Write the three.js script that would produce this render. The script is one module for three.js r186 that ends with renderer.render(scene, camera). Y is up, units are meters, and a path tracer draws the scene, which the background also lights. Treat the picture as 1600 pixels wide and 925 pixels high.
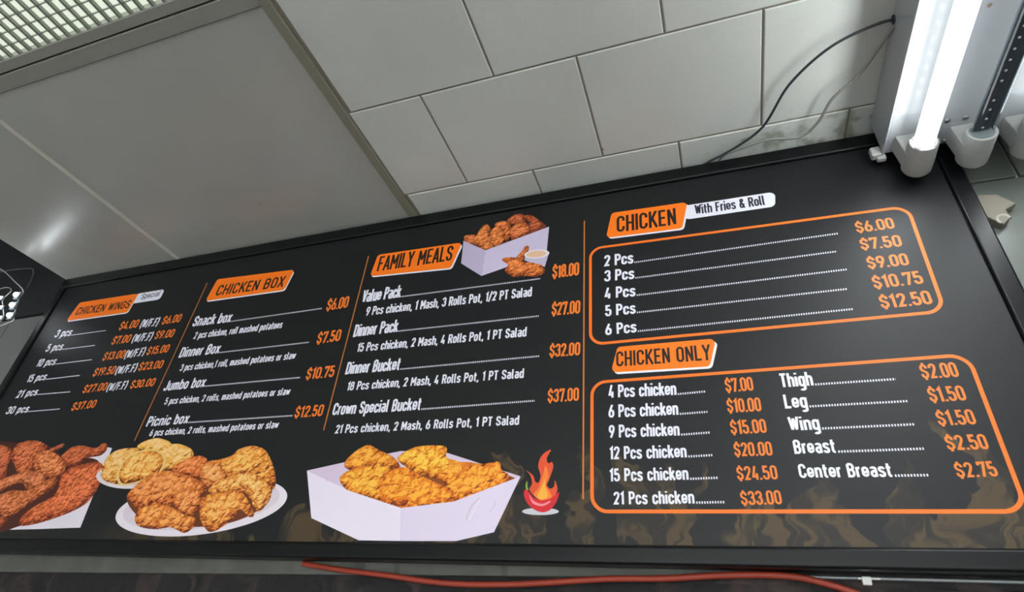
import * as THREE from 'three';
import { RoundedBoxGeometry } from 'three/addons/geometries/RoundedBoxGeometry.js';
import { mergeGeometries } from 'three/addons/utils/BufferGeometryUtils.js';
import { RectAreaLightUniformsLib } from 'three/addons/lights/RectAreaLightUniformsLib.js';

// ---------------------------------------------------------------- camera, light, exposure
// world: x along the menu board, y up from the floor, z out of the board (its printed face is z = 0)
const scene = new THREE.Scene();
scene.background = new THREE.Color(0x000000);
const camera = new THREE.PerspectiveCamera(54.10, 1600 / 925, 0.02, 30);
camera.position.set(0, 1.65, 0.74);
camera.up.set(0.12037768, 0.8308756, 0.54328165);
camera.lookAt(camera.position.x - 0.30385623, camera.position.y + 0.55183375, camera.position.z - 0.77662791);
scene.add(camera);
const renderer = new THREE.WebGLRenderer({ antialias: true });
renderer.toneMapping = THREE.LinearToneMapping;
renderer.toneMappingExposure = 1.2;
renderer.shadowMap.enabled = true;
RectAreaLightUniformsLib.init();
const TUBE_GLOW = 3.2, TUBE_LIGHT = 22, LOUVRE_GLOW = 0.55, LOUVRE_LIGHT = 0.6, ROOM_LIGHT = 52, LED_GLOW = 6, LED_LIGHT = 0.002;
const TUBE_COLOR = new THREE.Color().setRGB(0.93, 0.98, 1.0), LOUVRE_COLOR = new THREE.Color().setRGB(0.92, 1.0, 0.84), ROOM_COLOR = new THREE.Color().setRGB(0.97, 0.98, 1.0);

// ---------------------------------------------------------------- helpers
function rng(seed) { let s = seed | 0; return () => { s = (s + 0x6d2b79f5) | 0; let t = Math.imul(s ^ (s >>> 15), 1 | s); t = (t + Math.imul(t ^ (t >>> 7), 61 | t)) ^ t; return ((t ^ (t >>> 14)) >>> 0) / 4294967296; }; }
const hash = (x, y, s) => { let h = Math.imul(x, 374761393) + Math.imul(y, 668265263) + Math.imul(s, 974634777); h = Math.imul(h ^ (h >>> 13), 1274126177); return ((h ^ (h >>> 16)) >>> 0) / 4294967296; };
function vnoise(x, y, s = 0) { const ix = Math.floor(x), iy = Math.floor(y); let u = x - ix, v = y - iy; u = u * u * (3 - 2 * u); v = v * v * (3 - 2 * v); const a = hash(ix, iy, s), b = hash(ix + 1, iy, s), c = hash(ix, iy + 1, s), d = hash(ix + 1, iy + 1, s); return a + (b - a) * u + (c - a) * v + (a - b - c + d) * u * v; }
function fbm(x, y, s, o = 4) { let t = 0, a = 0.5, n = 0; for (let i = 0; i < o; i++) { t += a * vnoise(x, y, s + i * 17); n += a; a *= 0.5; x *= 2.03; y *= 2.03; } return t / n; }
const clamp = (v, a = 0, b = 1) => Math.max(a, Math.min(b, v)), sstep = (a, b, x) => { const t = clamp((x - a) / (b - a)); return t * t * (3 - 2 * t); }, mix = (a, b, t) => a + (b - a) * t;
const taken = new Map();
function numbered(n) { const k = taken.get(n) ?? 0; taken.set(n, k + 1); return k ? n + '_' + String(k).padStart(3, '0') : n; }
function add(name, geo, mat, parent = scene, pos) { const m = new THREE.Mesh(geo, mat); m.name = parent === scene ? numbered(name) : name; if (pos) m.position.set(...pos); m.castShadow = m.receiveShadow = true; parent.add(m); return m; }
function group(name, pos = [0, 0, 0], parent = scene) { const g = new THREE.Group(); g.name = parent === scene ? numbered(name) : name; g.position.set(...pos); parent.add(g); return g; }
function tag(o, label, category, grp) { o.userData.label = label; o.userData.category = category; if (grp) o.userData.group = grp; return o; }
function structure(o, label, category) { o.userData.kind = 'structure'; if (label) o.userData.label = label; if (category) o.userData.category = category; return o; }
// box between two corners with its own position baked in
function span(x0, x1, y0, y1, z0, z1) { const g = new THREE.BoxGeometry(x1 - x0, y1 - y0, z1 - z0); g.translate((x0 + x1) / 2, (y0 + y1) / 2, (z0 + z1) / 2); return g; }
function rspan(x0, x1, y0, y1, z0, z1, r, seg = 2) { const g = new RoundedBoxGeometry(x1 - x0, y1 - y0, z1 - z0, seg, r); g.translate((x0 + x1) / 2, (y0 + y1) / 2, (z0 + z1) / 2); return g; }
// thin plate with its lower edges chamfered (ceiling tiles), uv = world x, z
function plate(x0, x1, z0, z1, y0, y1, c) {
  const p = [], idx = [], ring = (a, y) => [[x0 + a, y, z0 + a], [x1 - a, y, z0 + a], [x1 - a, y, z1 - a], [x0 + a, y, z1 - a]];
  const rings = [ring(c, y0), ring(0, y0 + c), ring(0, y1)];
  const quad = (a, b, d, e) => { const n = p.length / 3; p.push(...a, ...b, ...d, ...e); idx.push(n, n + 1, n + 2, n, n + 2, n + 3); };
  quad(rings[0][0], rings[0][1], rings[0][2], rings[0][3]);
  for (let k = 0; k < 2; k++) for (let i = 0; i < 4; i++) { const j = (i + 1) % 4; quad(rings[k][i], rings[k + 1][i], rings[k + 1][j], rings[k][j]); }
  quad(rings[2][3], rings[2][2], rings[2][1], rings[2][0]);
  const g = new THREE.BufferGeometry(); g.setAttribute('position', new THREE.Float32BufferAttribute(p, 3)); g.setIndex(idx);
  const uv = []; for (let i = 0; i < p.length; i += 3) uv.push((p[i] + 1.5) / 2.2, (p[i + 2] + 0.05) / 1.1);
  g.setAttribute('uv', new THREE.Float32BufferAttribute(uv, 2)); g.computeVertexNormals(); return g;
}
function cable(pts, r, seg = 90, rad = 8) { return new THREE.TubeGeometry(new THREE.CatmullRomCurve3(pts.map((q) => new THREE.Vector3(...q)), false, 'centripetal'), seg, r, rad); }
function cylZ(r, z0, z1, x, y, seg = 28, r2 = r) { const g = new THREE.CylinderGeometry(r2, r, z1 - z0, seg); g.rotateX(Math.PI / 2); g.translate(x, y, (z0 + z1) / 2); return g; }
function pixelTexture(w, h, fn, srgb = true) { const d = new Uint8Array(w * h * 4); for (let y = 0; y < h; y++) for (let x = 0; x < w; x++) { const c = fn(x, y), o = (y * w + x) * 4; d[o] = c[0]; d[o + 1] = c[1]; d[o + 2] = c[2]; d[o + 3] = 255; } const t = new THREE.DataTexture(d, w, h); t.magFilter = THREE.LinearFilter; t.minFilter = THREE.LinearFilter; t.wrapS = t.wrapT = THREE.RepeatWrapping; if (srgb) t.colorSpace = THREE.SRGBColorSpace; t.needsUpdate = true; return t; }
const std = (o) => new THREE.MeshStandardMaterial(o), phys = (o) => new THREE.MeshPhysicalMaterial(o);

// ---------------------------------------------------------------- materials
const CEIL = 2.399;
// glazed ceiling tiles: off-white, faint mottling, grey-green grime specks where the photo shows them beside the board's upper edge
const tileMap = pixelTexture(1100, 550, (x, y) => {
  const wx = x / 1100 * 2.2 - 1.5, wz = y / 550 * 1.1 - 0.05;
  const n = fbm(wx * 9, wz * 9, 3) * 14 - 7, f = hash(x, y, 4) * 4 - 2;
  let c = [199 + n + f, 202 + n + f, 196 + n + f];
  const near = sstep(0.10, 0.02, wz) * sstep(-0.02, 0.12, wx), sp = sstep(0.55, 0.75, fbm(wx * 60, wz * 60, 9, 3) * 0.7 + near * 0.22) * near;
  c = c.map((v, i) => mix(v, [112, 116, 96][i], sp * 0.55));
  if (hash(x >> 1, y >> 1, 21) > 0.99985) c = [120, 112, 92];
  return c;
});
const tileMat = phys({ map: tileMap, roughness: 0.34, clearcoat: 0.25, clearcoatRoughness: 0.25 });
const groutMat = std({ color: 0x8d8577, roughness: 0.95 });
const panelMap = pixelTexture(1024, 512, (x, y) => { const n = fbm(x / 60, y / 60, 31) * 12 - 6, f = hash(x, y, 33) * 3, d = hash(x >> 1, y >> 1, 35) > 0.99996 ? -35 : 0; return [168 + n + f + d, 168 + n + f + d, 162 + n + f + d]; });
const panelMat = phys({ map: panelMap, roughness: 0.36, clearcoat: 0.6, clearcoatRoughness: 0.24 });
const barMat = std({ color: 0x807d6e, roughness: 0.55 });
const bandMat = std({ color: 0x8b8a82, roughness: 0.5 });
const wallPaint = std({ color: 0xd4d6d4, roughness: 0.8 });
const darkPaint = std({ color: 0x1c1e22, roughness: 0.7 });
const claddingMap = pixelTexture(1024, 256, (x, y) => { const n = fbm(x / 26 + fbm(x / 40, y / 30, 51) * 3, y / 70, 52), m = fbm(x / 7, y / 16, 57); const k = sstep(0.5, 0.72, n) * (0.5 + m); return [15 + 40 * k, 12 + 30 * k, 13 + 27 * k]; });
const claddingBump = pixelTexture(1024, 256, (x, y) => { const n = fbm(x / 26 + fbm(x / 40, y / 30, 51) * 3, y / 70, 52) * 200 + fbm(x / 7, y / 16, 57) * 55; return [n, n, n]; }, false);
const claddingMat = std({ map: claddingMap, bumpMap: claddingBump, bumpScale: 0.006, roughness: 0.75 });
const floorMat = std({ color: 0xb4b6b6, roughness: 0.6 });

// ---------------------------------------------------------------- the room
const floorG = add('floor', span(-2.25, 2.05, -0.08, 0, -0.15, 7.25), floorMat); structure(floorG);
{
  const w = group('wall_back'); structure(w);
  add('wall_slab', span(-2.25, 2.05, 1.792, 2.85, -0.15, -0.034), wallPaint, w);
  add('cladding', (() => { const g = new THREE.PlaneGeometry(4.3, 1.78, 1, 1); const uv = g.attributes.uv; for (let i = 0; i < uv.count; i++) uv.setXY(i, uv.getX(i) * 4.3 / 1.4, uv.getY(i) * 1.78 / 0.35); g.translate(-0.1, 0.90, -0.031); return mergeGeometries([g]); })(), claddingMat, w);
  add('wall_slab', span(-2.25, 2.05, 0, 1.792, -0.15, -0.0335), darkPaint, w);
  // tiles right of the board
  const wt = std({ color: 0x606560, roughness: 0.35 });
  for (const [y0, y1, off] of [[2.292, 2.398, 0.446], [2.092, 2.289, 0.32], [1.892, 2.089, 0.446]])
    for (let k = -1; k < 3; k++) { const x0 = Math.max(0.30, off + k * 0.25 + 0.0018), x1 = off + (k + 1) * 0.25 - 0.0018; if (x1 > 0.38) add('tile', rspan(x0, x1, y0, y1, -0.034, -0.028, 0.0015, 1), wt, w); }
  // panels left of the board: two grey sheets and the black board above them
  const gl = std({ color: 0x747372, roughness: 0.55 });
  add('wall_panel', rspan(-2.2, -1.652, 1.80, 2.318, -0.034, -0.028, 0.0015, 1), gl, w);
  add('wall_panel', rspan(-1.648, -1.40, 1.80, 2.318, -0.034, -0.028, 0.0015, 1), gl, w);
  add('black_panel', rspan(-2.2, -1.476, 2.321, 2.80, -0.034, -0.024, 0.002, 1), darkPaint, w);
}
structure(add('wall_left', span(-2.30, -2.2, 0, 2.85, -0.15, 7.25), wallPaint));
structure(add('wall_right', span(1.95, 2.05, 0, 2.85, -0.15, 7.25), wallPaint));
structure(add('wall_front', span(-2.25, 2.05, 0, 2.85, 7.15, 7.25), wallPaint));
const LX0 = -1.107, LX1 = -0.533, LZ0 = 0.474, LZ1 = 1.02; // opening of the louvred light
{
  const c = group('ceiling'); structure(c);
  add('ceiling_slab', mergeGeometries([span(-1.476, 2.05, 2.440, 2.52, -0.15, 7.25), span(-1.476, -1.474, 2.399, 2.52, -0.03, 7.2)]), groutMat, c);
  add('ceiling_slab', span(-2.3, -1.47, 2.80, 2.90, -0.15, 7.25), darkPaint, c);
  add('grout_bed', span(-0.506, 1.95, CEIL + 0.0022, 2.44, -0.03, 1.05), groutMat, c);
  add('ceiling_board', span(-0.506, 1.95, CEIL, 2.44, 1.05, 7.15), wallPaint, c);
  add('ceiling_board', span(-1.474, -0.506, CEIL, 2.44, LZ1, 7.15), wallPaint, c);
  // staggered tiles, 25 x 20 cm
  const g = 0.0016;
  [[-0.03, 0.056, 0], [0.056, 0.253, 1], [0.253, 0.450, 0], [0.450, 0.647, 1], [0.647, 0.844, 0], [0.844, 1.05, 1]].forEach(([z0, z1, odd], r) => {
    for (let k = -1; k < 11; k++) {
      const a = (odd ? -0.3735 : -0.2495) + (k - 1) * 0.2492, x0 = Math.max(-0.503, a + g), x1 = Math.min(1.95, a + 0.2492 - g);
      if (x1 - x0 > 0.02) { const dy = (hash(k, r, 77) - 0.5) * 0.0008; add('tile', plate(x0, x1, z0 + g, z1 - g, CEIL + dy, CEIL + 0.02, 0.0012), tileMat, c); }
    }
  });
  // two smooth panels with a seam strip, bordered by a bar and two bands
  add('ceiling_panel', plate(-1.474, -1.1135, -0.03, 0.447, CEIL - 0.0035, 2.44, 0.001), panelMat, c);
  add('ceiling_panel', plate(-1.1105, -0.5195, -0.03, 0.447, CEIL, 2.44, 0.001), panelMat, c);
  add('seam_strip', rspan(-1.1138, -1.1108, CEIL - 0.0065, CEIL + 0.01, -0.03, 0.447, 0.0007, 1), std({ color: 0xc9c5ba, roughness: 0.4 }), c);
  add('division_bar', rspan(-0.5195, -0.5040, CEIL - 0.005, CEIL + 0.03, -0.03, 1.05, 0.0012, 1), barMat, c);
  add('ceiling_band', rspan(-1.474, -0.5195, CEIL - 0.003, CEIL + 0.02, 0.4475, 0.4715, 0.001, 1), bandMat, c);
  add('ceiling_band', span(-1.474, LX0, CEIL, 2.44, 0.4735, LZ1), bandMat, c);
  add('ceiling_band', span(LX1, -0.5195, CEIL, 2.44, 0.4735, LZ1), bandMat, c);
}
{ // strip of grey trim along the wall under the board, dropping slightly to one end
  const s = new THREE.Shape([[-1.62, 1.739], [0.02, 1.7665], [0.02, 1.790], [-1.62, 1.790]].map((q) => new THREE.Vector2(...q)));
  const g = new THREE.ExtrudeGeometry(s, { depth: 0.004, bevelEnabled: true, bevelSize: 0.0008, bevelThickness: 0.0008, bevelSegments: 1 }); g.translate(0, 0, -0.031);
  const tm = pixelTexture(512, 32, (x, y) => { const n = fbm(x / 14, y / 9, 61) * 44 - 22 - (hash(x >> 2, 3, 62) > 0.97 ? 24 : 0); return [86 + n * 0.7, 86 + n * 0.7, 80 + n * 0.7]; }); tm.repeat.set(1, 8);
  structure(add('trim_1', g, std({ map: tm, roughness: 0.6 })), 'grey trim strip on the wall directly under the menu board');
}

// ---------------------------------------------------------------- menu board: the print
// Layout in millimetres from the upper corner of the printed sheet (1800 x 571.5 mm).
const TEXTS = [["CHICKEN WINGS",87.5,88.2,255.2,91.0,21.4,"k"],
["Special",280.0,71.6,333.7,70.2,15.1,"g"],
["3 pcs",59.6,143.7,111.7,145.1,19.7,"l",221.4,145.5],
["5 pcs",57.4,180.2,109.6,180.9,19.0,"l",211.3,181.4],
["10 pcs",55.0,217.4,114.3,217.5,18.3,"l",225.5,217.4],
["15 pcs",53.6,254.8,111.4,253.5,17.6,"l",213.9,253.0],
["21 pcs",49.4,290.8,111.4,288.6,16.9,"l",211.6,289.9],
["30 pcs",46.3,326.9,113.6,326.9,16.2,"l",207.9,327.0],
["$4.00",259.3,148.3,312.3,147.8,20.6,"o"],
["(W/F.F)",321.0,150.1,371.2,150.6,20.2,"w"],
["$6.00",381.7,149.0,431.4,148.8,20.0,"o"],
["$7.00",259.5,184.0,311.2,183.8,19.8,"o"],
["(W/F.F)",318.5,185.5,373.0,185.3,19.5,"w"],
["$9.00",380.8,184.2,430.7,184.5,19.2,"o"],
["$13.00",257.2,221.7,317.3,221.1,19.1,"o"],
["(W/F.F)",320.1,223.4,372.7,220.3,18.8,"w"],
["$15.00",379.1,220.9,435.9,220.0,18.5,"o"],
["$19.50",253.1,257.6,312.6,256.9,18.3,"o"],
["(W/F.F)",316.4,259.2,371.4,256.3,18.0,"w"],
["$23.00",376.5,255.6,439.0,255.6,17.8,"o"],
["$27.00",248.2,294.5,311.8,293.0,17.6,"o"],
["(W/F.F)",315.5,295.9,367.8,293.6,17.3,"w"],
["$30.00",377.4,294.4,439.2,293.8,17.0,"o"],
["$37.00",242.0,331.8,305.4,329.3,16.9,"o"],
["CHICKEN BOX",499.4,93.9,671.4,97.0,26.5,"k"],
["Snack box",472.1,165.0,569.4,166.3,24.5,"w",783.5,164.5],
["$6.00",794.4,170.5,840.2,169.0,25.9,"o"],
["2 pcs chicken, roll mashed potatoes",490.3,196.1,703.5,196.3,16.2,"s"],
["Dinner Box",472.5,236.1,571.8,236.1,22.7,"w",778.4,236.1],
["$7.50",794.5,240.8,843.1,239.0,23.9,"o"],
["3 pcs chicken,1 roll, mashed potatoes or slaw",490.2,267.0,757.0,266.3,14.9,"s"],
["Jumbo box",469.8,306.6,568.9,305.9,20.9,"w",781.7,306.3],
["$10.75",793.8,310.5,849.9,309.8,21.9,"o"],
["5 pcs chicken, 2 rolls, mashed potatoes or slaw",487.7,335.7,769.0,336.5,13.7,"s"],
["Picnic box",466.4,377.3,563.8,376.0,19.3,"w",789.1,376.8],
["$12.50",793.5,380.0,848.3,379.7,20.1,"o"],
["6 pcs chicken, 2 rolls, mashed potatoes or slaw",484.4,396.3,766.5,395.8,12.7,"s"],
["FAMILY MEALS",885.0,94.3,1038.9,95.7,35.5,"k"],
["Value Pack",869.3,162.4,947.7,162.1,27.4,"w",1208.6,163.8],
["$18.00",1229.3,165.5,1273.1,166.2,26.7,"o"],
["9 Pcs chicken, 1 Mash, 3 Rolls Pot, 1/2 PT Salad",884.4,192.6,1195.0,195.6,18.7,"s"],
["Dinner Pack",869.7,234.6,956.7,234.2,25.2,"w",1209.8,236.2],
["$27.00",1230.5,237.4,1275.3,238.9,24.5,"o"],
["15 Pcs chicken, 2 Mash, 4 Rolls Pot, 1 PT Salad",884.6,265.9,1190.6,269.7,17.1,"s"],
["Dinner Bucket",873.0,307.3,975.7,308.2,23.0,"w",1213.7,307.8],
["$32.00",1229.8,310.3,1275.9,311.4,22.3,"o"],
["18 Pcs chicken, 2 Mash, 4 Rolls Pot, 1 PT Salad",883.8,337.9,1190.8,340.7,15.6,"s"],
["Crown Special Bucket",867.7,379.6,1026.8,380.9,20.8,"w",1210.0,379.8],
["$37.00",1229.8,382.8,1274.9,383.1,20.3,"o"],
["21 Pcs chicken, 2 Mash, 6 Rolls Pot, 1 PT Salad",881.6,411.3,1188.4,413.5,14.2,"s"],
["CHICKEN",1336.6,89.4,1431.6,91.9,34.8,"k"],
["With Fries & Roll",1462.5,77.3,1565.0,79.9,19.7,"f"],
["2 Pcs",1314.8,155.7,1360.4,156.8,22.0,"w",1649.4,154.9],
["$6.00",1673.1,157.4,1719.5,158.0,19.3,"o"],
["3 Pcs",1314.4,185.2,1360.5,186.9,21.2,"w",1640.7,185.8],
["$7.50",1671.5,187.6,1719.9,189.9,19.4,"o"],
["4 Pcs",1314.6,217.7,1360.9,219.1,20.4,"w",1646.5,217.9],
["$9.00",1672.5,220.2,1719.9,221.5,19.4,"o"],
["5 Pcs",1314.8,249.4,1359.9,249.8,19.6,"w",1641.0,249.2],
["$10.75",1671.8,252.7,1727.7,252.5,20.0,"o"],
["6 Pcs",1314.5,281.9,1359.8,281.9,18.8,"w",1640.7,281.1],
["$12.50",1672.5,283.9,1728.9,284.0,20.2,"o"],
["CHICKEN ONLY",1329.0,335.1,1456.7,336.9,24.0,"k"],
["4 Pcs chicken",1317.3,381.8,1407.4,384.3,19.0,"w",1445.6,383.1],
["$7.00",1470.3,385.4,1503.5,385.2,19.6,"o"],
["6 Pcs chicken",1316.7,410.7,1407.6,412.3,18.3,"w",1444.2,411.5],
["$10.00",1468.8,413.4,1508.5,413.7,18.8,"o"],
["9 Pcs chicken",1316.5,439.0,1406.9,440.3,17.5,"w",1444.6,439.2],
["$15.00",1469.2,441.9,1510.2,441.8,18.0,"o"],
["12 Pcs chicken",1316.6,468.0,1413.0,468.9,16.8,"w",1443.6,468.2],
["$20.00",1469.7,469.9,1512.2,470.1,17.3,"o"],
["15 Pcs chicken",1316.0,496.4,1412.7,496.6,16.1,"w",1447.2,496.1],
["$24.50",1469.0,498.6,1513.3,498.4,16.5,"o"],
["21 Pcs chicken",1320.6,524.9,1416.9,524.9,15.4,"w",1450.7,524.7],
["$33.00",1469.4,527.4,1513.0,526.6,15.8,"o"],
["Thigh",1536.1,383.5,1573.0,383.7,19.1,"w",1662.4,383.6],
["$2.00",1690.3,384.8,1726.7,385.1,19.3,"o"],
["Leg",1536.1,411.8,1561.3,412.0,18.4,"w",1667.3,412.4],
["$1.50",1690.0,414.3,1725.2,414.3,18.4,"o"],
["Wing",1536.4,440.7,1569.4,440.7,17.6,"w",1666.1,440.7],
["$1.50",1690.1,442.7,1725.7,442.7,17.6,"o"],
["Breast",1536.5,469.0,1580.4,469.3,16.8,"w",1667.9,469.3],
["$2.50",1690.4,471.1,1728.3,471.1,16.9,"o"],
["Center Breast",1536.7,497.3,1630.2,498.4,15.9,"w",1664.7,498.7],
["$2.75",1690.5,501.2,1727.0,500.3,16.1,"o"]];
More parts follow.
